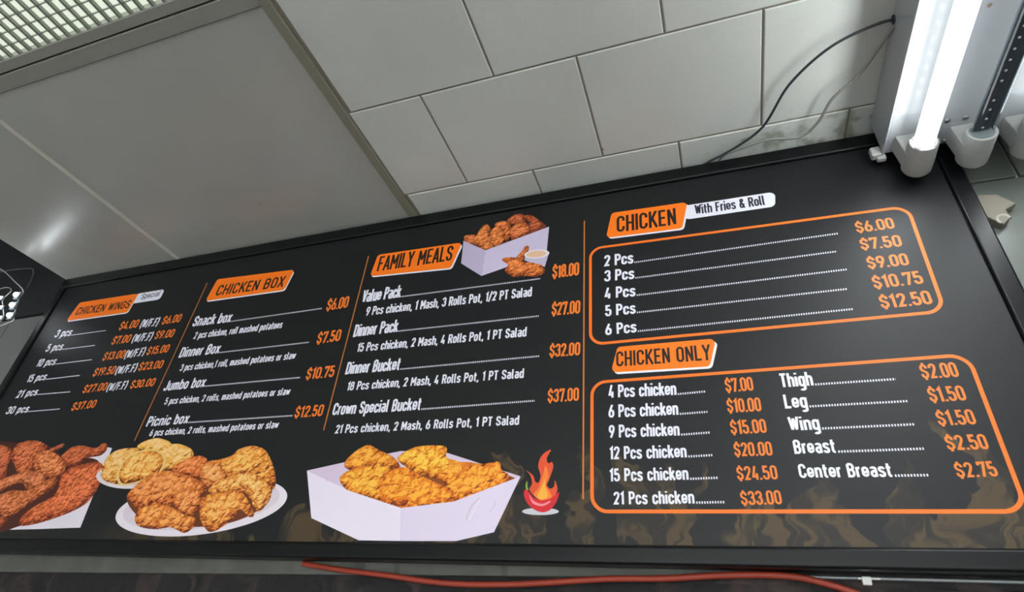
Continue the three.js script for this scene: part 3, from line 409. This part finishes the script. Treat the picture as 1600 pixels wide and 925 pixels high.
// chicken in a big paper tray
fillPoly(SH.t_back, '#d9c4dc'); fillSmooth([SH.g4[1], SH.g1[5], SH.g2[5], SH.g3[5], SH.g3[6], SH.g5[6], SH.g5[8], SH.g4[9]], '#8a4a10');
[['g1', [222, 122, 22]], ['g2', [236, 138, 26]], ['g3', [228, 118, 18]], ['g4', [232, 130, 24]], ['g5', [230, 118, 16]]].forEach(([k, c], i) => crispy(SH[k], c, 1200 + i * 43, { grain: 1.15 }));
fillPoly(SH.t_left, '#ebdff0'); fillPoly(SH.t_right, '#e2d4ea');
ctx.lineWidth = 0.9; for (const [k, f] of [['tab1', '#c9a9b4'], ['tab2', '#f4edf6'], ['tab3', '#cdbad2'], ['tab4', '#c9a9b4']]) { ctx.strokeStyle = f; ctx.beginPath(); SH[k].forEach((q, i) => (i ? ctx.lineTo(...q) : ctx.moveTo(...q))); ctx.stroke(); }
// boxed pieces with a dip beside the family heading
[['h5', [168, 76, 26]], ['h7', [160, 70, 26]], ['h4', [186, 92, 30]], ['h1', [180, 88, 32]], ['h6', [184, 90, 32]], ['h2', [190, 98, 32]], ['h3', [192, 98, 32]]].forEach(([k, c], i) => crispy(SH[k], c, 1500 + i * 47, { grain: 0.8 }));
fillPoly(SH.x_right, '#cdc0dc'); fillPoly(SH.x_left, '#bdb0cd');
crispy(SH.n1, [176, 84, 28], 1900, { grain: 0.8 }); fillPoly(SH.cup, '#c3b8d2'); fillSmooth(SH.cuptop, '#e8e0ea'); fillSmooth(SH.cupin, '#e6bd9c'); crispy(SH.n2, [194, 96, 30], 1950, { grain: 0.9 });
// flaming chilli emblem
fillSmooth(SH.base, '#c6c6cc'); fillSmooth(SH.stem, '#7fa832'); fillPoly(SH.bowl, '#cf1f26');
ctx.lineJoin = 'round'; fillSmooth(SH.fl, '#e2502a'); fillSmooth(SH.fl2, '#f2802c'); fillSmooth(SH.fl3, '#f6ae3e'); fillSmooth(SH.bowl, '#d4202a'); fillSmooth(SH.shine, '#f08a92');

// ---------------------------------------------------------------- menu board: the object
{
  const X0 = -1.451, X1 = 0.349, Y1 = 2.366, Y0 = Y1 - 0.5715, b = group('menu_board', [(X0 + X1) / 2, Y0 - 0.022, 0]);
  tag(b, 'long black menu board with orange headings, white prices and food pictures in a black frame', 'menu board');
  const ox = -(X0 + X1) / 2, oy = -(Y0 - 0.022), at = (g) => g.translate(ox, oy, 0);
  const frameMat = phys({ color: 0x0a0b0d, roughness: 0.32, specularIntensity: 0.5 });
  const pos = [], uv = [], nor = [], idx = [], mats = [], geo = new THREE.BufferGeometry();
  for (let k = 0; k < 3; k++) {
    const c = document.createElement('canvas'); c.width = 1500; c.height = PH; c.getContext('2d').drawImage(sheet, k * 1500, 0, 1500, PH, 0, 0, 1500, PH);
    const t = new THREE.CanvasTexture(c); t.colorSpace = THREE.SRGBColorSpace; t.magFilter = THREE.LinearFilter; t.wrapS = t.wrapT = THREE.ClampToEdgeWrapping;
    mats.push(phys({ map: t, roughness: 0.5, specularIntensity: 0.85 }));
    const a = X0 + k * 0.6, e = a + 0.6; pos.push(a, Y0, 0, e, Y0, 0, e, Y1, 0, a, Y1, 0); uv.push(0, 0, 1, 0, 1, 1, 0, 1); for (let i = 0; i < 4; i++) nor.push(0, 0, 1);
    idx.push(k * 4, k * 4 + 1, k * 4 + 2, k * 4, k * 4 + 2, k * 4 + 3); geo.addGroup(k * 6, 6, k);
  }
  geo.setAttribute('position', new THREE.Float32BufferAttribute(pos, 3)); geo.setAttribute('uv', new THREE.Float32BufferAttribute(uv, 2)); geo.setAttribute('normal', new THREE.Float32BufferAttribute(nor, 3)); geo.setIndex(idx);
  add('printed_sheet', at(geo), mats, b).userData.label = 'black printed sheet with orange and white menu lettering';
  add('backing_box', at(span(X0 - 0.018, X1 + 0.018, Y0 - 0.018, Y1 + 0.018, -0.0275, -0.0008)), frameMat, b);
  const r = 0.0035;
  add('frame_rail', at(rspan(X0 - 0.0225, X1 + 0.0225, Y1 + 0.0012, Y1 + 0.028, -0.027, 0.0045, r, 3)), frameMat, b);
  add('frame_rail', at(rspan(X0 - 0.0225, X1 + 0.0225, Y0 - 0.022, Y0 - 0.0012, -0.027, 0.0045, r, 3)), frameMat, b);
  add('frame_rail', at(rspan(X0 - 0.0225, X0 - 0.0012, Y0 - 0.0012, Y1 + 0.0012, -0.027, 0.0045, r, 3)), frameMat, b);
  add('frame_rail', at(rspan(X1 + 0.0012, X1 + 0.0245, Y0 - 0.0012, Y1 + 0.0012, -0.027, 0.0045, r, 3)), frameMat, b);
}

// ---------------------------------------------------------------- strip light beside the board
const whiteSteel = phys({ color: 0x9fa3a6, roughness: 0.3, clearcoat: 0.5, clearcoatRoughness: 0.12 });
const socketMat = std({ color: 0xa2a3a0, roughness: 0.5 });
const screwMat = std({ color: 0x8d8f90, metalness: 0.9, roughness: 0.35 });
const HB = 2.331, TY = 2.296, TX = [0.3136, 0.3795, 0.4420], TZ0 = 0.066, TZ1 = 1.266;
{
  const f = group('strip_light_fixture', [0.39, HB, 0.64]); tag(f, 'white steel strip light fixture for three tubes, fixed to the tiled ceiling', 'light fixture');
  const at = (g) => g.translate(-0.39, -HB, -0.64);
  add('housing', at(mergeGeometries([rspan(0.2800, 0.5000, HB, CEIL - 0.0005, 0.018, 1.31, 0.004, 2)].map((g) => g))), whiteSteel, f);
  add('housing_lip', at(rspan(0.2785, 0.2815, HB - 0.003, HB + 0.006, 0.018, 1.31, 0.001, 1)), whiteSteel, f);
  add('end_clip', at(mergeGeometries([rspan(0.2655, 0.2795, HB - 0.004, HB + 0.014, 0.012, 0.024, 0.003, 2), rspan(0.272, 0.284, HB - 0.009, HB + 0.001, 0.012, 0.020, 0.002, 2)])), socketMat, f);
  for (const x of TX) for (const s of [0, 1]) {
    const z = (q) => (s ? TZ0 + TZ1 - q : q), zz = (a, b) => (s ? [z(b), z(a)] : [a, b]);
    const h = group('lampholder', [0, 0, 0], f);
    const base = new THREE.Shape([[-0.021, 0.0005], [0.021, 0.0005], [0.017, -0.036], [-0.017, -0.036]].map((q) => new THREE.Vector2(...q)));
    const bg = new THREE.ExtrudeGeometry(base, { depth: 0.026, bevelEnabled: true, bevelSize: 0.0012, bevelThickness: 0.0012, bevelSegments: 1 }); bg.translate(x, HB - 0.0012, zz(0.024, 0.050)[0]);
    add('holder_base', at(bg), socketMat, h);
    const ring = new THREE.LatheGeometry([[0.0132, 0.052], [0.0152, 0.0535], [0.0178, 0.052], [0.0182, 0.030], [0.0178, 0.029], [0.0186, 0.028], [0.0186, 0.004], [0.0160, 0.0], [0, 0]].reverse().map((q) => new THREE.Vector2(...q)), 36);
    ring.rotateX(Math.PI / 2); if (s) ring.rotateY(Math.PI); ring.translate(x, TY, s ? z(0.0145) : 0.0145);
    add('collar', at(ring), socketMat, h);
  }
  for (const [x, z] of [[0.357, 0.0245], [0.352, 0.063], [0.373, 0.062]]) { const g = new THREE.SphereGeometry(0.004, 14, 8, 0, Math.PI * 2, 0, Math.PI / 2); g.rotateX(Math.PI); g.scale(1, 0.6, 1); g.translate(x, HB, z); add('screw', at(g), screwMat, f); }
  add('rust_spot', at(new THREE.CylinderGeometry(0.0022, 0.0026, 0.0006, 9).translate(0.3545, HB - 0.0003, 0.232)), std({ color: 0x80705c, roughness: 0.9 }), f);
}
function tube(x, lit, label) {
  const t = group('led_tube', [x, TY, TZ0]); tag(t, label, 'light tube', 'tubes in the strip light fixture');
  const R = 0.0122, L = TZ1 - TZ0;
  if (lit) add('lamp_cover', cylZ(R, 0, L, 0, 0, 32), std({ color: 0xffffff, roughness: 0.5, emissive: TUBE_COLOR, emissiveIntensity: TUBE_GLOW }), t);
  else {
    add('lamp_cover', (() => { const g = new THREE.CylinderGeometry(R, R, L, 32, 1, true); g.rotateX(Math.PI / 2); g.translate(0, 0, L / 2); return g; })(), phys({ color: 0xdde4e8, roughness: 0.08, transmission: 1, thickness: 0 }), t);
    add('circuit_strip', span(-0.0085, 0.0085, 0.0022, 0.0036, 0.002, L - 0.002), std({ color: 0x3a434d, roughness: 0.5 }), t);
    const chip = new THREE.SphereGeometry(0.0016, 10, 6), cm = std({ color: 0xf4f6ee, roughness: 0.4 }); chip.scale(1, 0.6, 1);
    for (let k = 0; k < 40; k++) { if (k % 7 === 4) continue; add('led_chip', chip, cm, t, [0, 0.0018, 0.006 + k * 0.0148]); }
    const heat = new THREE.CylinderGeometry(R - 0.0012, R - 0.0012, L - 0.004, 24, 1, true, Math.PI / 2, Math.PI); heat.rotateX(Math.PI / 2); heat.translate(0, 0, L / 2);
    add('heat_sink', heat, std({ color: 0x56616c, roughness: 0.45, metalness: 0.3, side: THREE.DoubleSide }), t);
  }
  for (const s of [0, 1]) add('end_cap', cylZ(R + 0.0006, s ? L : -0.012, s ? L + 0.012 : 0, 0, 0, 28), socketMat, t);
  if (lit) { // row of diodes showing through the cover's upper side, and the lights that the tube gives
    const chip = new THREE.SphereGeometry(0.0022, 8, 6), cm = std({ color: 0xffffff, emissive: TUBE_COLOR, emissiveIntensity: TUBE_GLOW * 4 });
    for (let k = 0; k < 30; k++) add('led_chip', chip, cm, t, [R * 0.25, R * 0.9, 0.035 + k * 0.021]);
    const l = new THREE.RectAreaLight(TUBE_COLOR, TUBE_LIGHT, L, 0.022); l.name = 'tube_light'; l.position.set(x, TY - R - 0.002, (TZ0 + TZ1) / 2); l.rotation.set(-Math.PI / 2, 0, Math.PI / 2); scene.add(l);
    const s = x < 0.37 ? -1 : 1, q = new THREE.RectAreaLight(TUBE_COLOR, TUBE_LIGHT * 0.8, L, 0.022); q.name = 'tube_side_light'; q.position.set(x + s * (R + 0.002), TY, (TZ0 + TZ1) / 2); q.rotation.y = -s * Math.PI / 2; scene.add(q);
  }
  return t;
}
tube(TX[0], true, 'lit white tube on the side of the strip fixture towards the loose cables');
tube(TX[1], false, 'unlit clear tube with a dotted circuit strip, middle of the strip fixture');
tube(TX[2], true, 'lit white tube on the far side of the unlit dotted tube');

// ---------------------------------------------------------------- cables by the ceiling
const blackRubber = std({ color: 0x23272c, roughness: 0.55 }), greyVinyl = std({ color: 0x7d7d78, roughness: 0.5 });
const blackCable = tag(add('black_cable', cable([[0.2805, 2.3905, 0.199], [0.262, 2.389, 0.199], [0.2098, 2.388, 0.1817], [0.1609, 2.388, 0.1353], [0.1238, 2.388, 0.0621], [0.086, 2.388, 0.0322], [0.0457, 2.390, 0.0101], [0.012, 2.3955, -0.012]], 0.0019), blackRubber), 'thin black cable from the strip fixture to the top of the menu board', 'cable');
const grommet = add('cable_grommet', new THREE.TorusGeometry(0.0042, 0.0018, 8, 18).rotateY(Math.PI / 2).translate(0.2796, 2.3905, 0.199), blackRubber); tag(grommet, 'small black grommet where the cables enter the strip fixture', 'grommet');
tag(add('grey_cable', cable([[0.2805, 2.385, 0.194], [0.2655, 2.384, 0.1629], [0.2472, 2.384, 0.1273], [0.2182, 2.383, 0.0969], [0.2006, 2.383, 0.0539], [0.1797, 2.383, 0.034], [0.1334, 2.383, 0.0399], [0.0956, 2.384, 0.0324], [0.066, 2.390, 0.016], [0.055, 2.3962, -0.012]], 0.0021), greyVinyl), 'grey cable sagging below the black one beside the strip fixture', 'cable');

// ---------------------------------------------------------------- louvred ceiling light
function louvre(x0, x1, z0, z1, nx, nz, label, y, glow, light, color) {
  const cx = (x0 + x1) / 2, cz = (z0 + z1) / 2, t = group('louvred_ceiling_light', [cx, y, cz]); tag(t, label, 'ceiling light', 'louvred ceiling lights');
  const w = x1 - x0, d = z1 - z0, b = 0.0155, hgt = 0.0065, bm = std({ color: 0x7c8178, roughness: 0.45, metalness: 0.25 });
  const fr = (a, c, e, f) => rspan(a, c, -0.002, 0.020, e, f, 0.001, 1);
  add('light_frame', mergeGeometries([fr(-w / 2, w / 2, -d / 2, -d / 2 + b), fr(-w / 2, w / 2, d / 2 - b, d / 2), fr(-w / 2, -w / 2 + b, -d / 2 + b, d / 2 - b), fr(w / 2 - b, w / 2, -d / 2 + b, d / 2 - b)]), bandMat, t);
  const iw = w - 2 * b, id = d - 2 * b;
  if (nx) {
    const bx = span(-iw / 2, iw / 2, 0.0005, 0.0005 + 0.005, -0.0006, 0.0006), bz = span(-0.0021, 0.0021, 0.001, hgt, -id / 2, id / 2);
    for (let k = 0; k <= nz; k++) add('louvre_blade', bx, bm, t, [0, 0, -id / 2 + k * id / nz]);
    for (let k = 0; k <= nx; k++) add('louvre_blade', bz, bm, t, [-iw / 2 + k * iw / nx, 0, 0]);
  }
  add('lamp_panel', span(-iw / 2 - 0.005, iw / 2 + 0.005, 0.032, 0.036, -id / 2 - 0.005, id / 2 + 0.005), std({ color: 0xe8ece2, roughness: 0.6, emissive: color, emissiveIntensity: glow }), t);
  const l = new THREE.RectAreaLight(color, light, iw, id); l.name = 'louvre_light'; l.position.set(cx, y + 0.030, cz); l.rotation.x = -Math.PI / 2; scene.add(l);
  return t;
}
louvre(LX0, LX1, LZ0, LZ1, 26, 31, 'louvred ceiling light set in the smooth grey ceiling panels', CEIL, LOUVRE_GLOW, LOUVRE_LIGHT, LOUVRE_COLOR);

// ---------------------------------------------------------------- LED modules on loose wires in the dark corner
{
  const lens = new THREE.SphereGeometry(0.0062, 18, 12), lm = std({ color: 0xffffff, emissive: new THREE.Color(0.9, 0.96, 1), emissiveIntensity: LED_GLOW });
  const body = new RoundedBoxGeometry(0.015, 0.020, 0.006, 2, 0.002), bodyM = std({ color: 0x6e767e, roughness: 0.5 });
  const order = ['topmost', 'middle', 'lowest'];
  const spots = [[-1.5134, 2.3200, 1], [-1.5025, 2.2899, 1], [-1.4872, 2.2599, 1], [-1.5696, 2.3208, 0.6], [-1.5445, 2.2903, 0.6], [-1.5210, 2.2591, 0.6]];
  spots.forEach(([x, y, k], i) => {
    const z = 0.052, m = group('led_module', [x, y, z]); m.scale.setScalar(k);
    tag(m, order[i % 3] + (k === 1 ? ' of three bright white light modules hanging by the menu board corner' : ' of three smaller white light modules hanging behind the bright row'), 'light module', k === 1 ? 'bright modules beside the board corner' : 'small modules behind the bright row');
    add('module_body', body, bodyM, m); add('lens', lens, lm, m, [0.001, 0, 0.004]);
    const l = new THREE.PointLight(new THREE.Color(0.9, 0.96, 1), LED_LIGHT * k); l.position.set(x + 0.003 * k, y, z + 0.013 * k); l.shadow.radius = 0.25; l.castShadow = true; l.name = 'module_light'; scene.add(l);
  });
  const wire = std({ color: 0xb4b4b0, roughness: 0.5 });
  tag(add('module_wire', cable([[-1.70, 2.436, 0.050], [-1.6611, 2.4233, 0.050], [-1.5759, 2.3761, 0.050], [-1.5082, 2.3302, 0.048], [-1.5134, 2.320, 0.0465], [-1.5025, 2.2899, 0.0465], [-1.4872, 2.2599, 0.0465], [-1.4733, 2.2479, 0.050], [-1.5054, 2.235, 0.052], [-1.56, 2.218, 0.052]], 0.0014), wire), 'white wire looping over and under the bright light modules', 'wire');
  tag(add('module_wire', cable([[-1.66, 2.352, 0.044], [-1.60, 2.362, 0.044], [-1.565, 2.345, 0.046], [-1.5696, 2.3208, 0.0485], [-1.5445, 2.2903, 0.0485], [-1.5210, 2.2591, 0.0485], [-1.535, 2.243, 0.047], [-1.60, 2.235, 0.047]], 0.0011), wire), 'white wire threading the small light modules', 'wire');
  tag(add('ceiling_wire', cable([[-1.78, 2.470, 0.000], [-1.72, 2.475, -0.008], [-1.66, 2.466, -0.012], [-1.645, 2.436, -0.014], [-1.640, 2.405, -0.014]], 0.0018), std({ color: 0x5f6366, roughness: 0.5 })), 'dull grey wire bent against the black wall panel', 'wire');
}

// ---------------------------------------------------------------- under the board and at its end
tag(add('red_cable', cable([[-0.585, 1.7690, -0.0225], [-0.5367, 1.7635, -0.020], [-0.4478, 1.7566, -0.019], [-0.3518, 1.7490, -0.018], [-0.281, 1.7495, -0.018], [-0.2225, 1.7531, -0.018], [-0.1431, 1.7594, -0.018], [-0.0757, 1.7618, -0.018], [-0.0115, 1.7665, -0.018], [0.0359, 1.7680, -0.018], [0.068, 1.7661, -0.018], [0.098, 1.7593, -0.018], [0.1151, 1.7537, -0.018], [0.16, 1.735, -0.02], [0.24, 1.715, -0.02]], 0.0036, 160, 10), std({ color: 0x96341f, roughness: 0.5 })), 'red cable drooping along the wall under the menu board', 'cable');
const steel = std({ color: 0x85888a, metalness: 0.6, roughness: 0.4 });
for (const [y, r, label] of [[1.7757, 0.0022, 'upper of two thin metal rods under the board end by the strip light'], [1.7683, 0.0021, 'lower of two thin metal rods under the board, carrying the white clip']])
  tag(add('metal_rod', (() => { const g = new THREE.CylinderGeometry(r, r, 0.62, 12); g.rotateZ(Math.PI / 2); g.translate(0.335, y, -0.0265); return g; })(), steel), label, 'rod', 'rods under the menu board');
tag(add('cable_clip', mergeGeometries([rspan(0.128, 0.137, 1.761, 1.7695, -0.026, -0.020, 0.0012, 2), rspan(0.124, 0.146, 1.7665, 1.7685, -0.025, -0.021, 0.0008, 1)]), std({ color: 0xe6e6e2, roughness: 0.4 })), 'tiny white clip on the metal rod under the menu board', 'clip');
{
  const b = group('mounting_bracket', [0.392, 2.222, -0.028]); tag(b, 'weathered grey plastic bracket on the wall tiles against the board frame', 'bracket');
  const s = new THREE.Shape([[-0.016, 0.006], [-0.008, 0.034], [0.012, 0.030], [0.026, 0.012], [0.012, 0.004], [0.013, -0.010], [0.004, -0.018], [-0.004, -0.010]].map((q) => new THREE.Vector2(...q)));
  const g = new THREE.ExtrudeGeometry(s, { depth: 0.010, bevelEnabled: true, bevelSize: 0.0015, bevelThickness: 0.0015, bevelSegments: 2 }); g.translate(0, 0, 0.0016);
  add('bracket_plate', g, std({ color: 0x7d776b, roughness: 0.7 }), b);
  add('hook', new THREE.TorusGeometry(0.007, 0.0022, 8, 18, Math.PI * 1.3).translate(0.006, -0.012, 0.012), std({ color: 0xa49d8e, roughness: 0.5 }), b);
}
// ceiling lights of the room, well behind the viewer: they light the board's face
louvre(-1.40, 0.00, 5.00, 5.50, 0, 0, 'long plain ceiling light panel over the room, on the corner side of the middle row', CEIL - 0.034, 2.2, ROOM_LIGHT, ROOM_COLOR);
louvre(0.40, 1.80, 5.00, 5.50, 0, 0, 'long plain ceiling light panel over the room, in line with the strip fixture', CEIL - 0.034, 2.2, ROOM_LIGHT, ROOM_COLOR);
louvre(-0.70, 0.70, 6.30, 6.80, 0, 0, 'long plain ceiling light panel at the back of the room', CEIL - 0.034, 2.2, ROOM_LIGHT, ROOM_COLOR);

renderer.render(scene, camera);
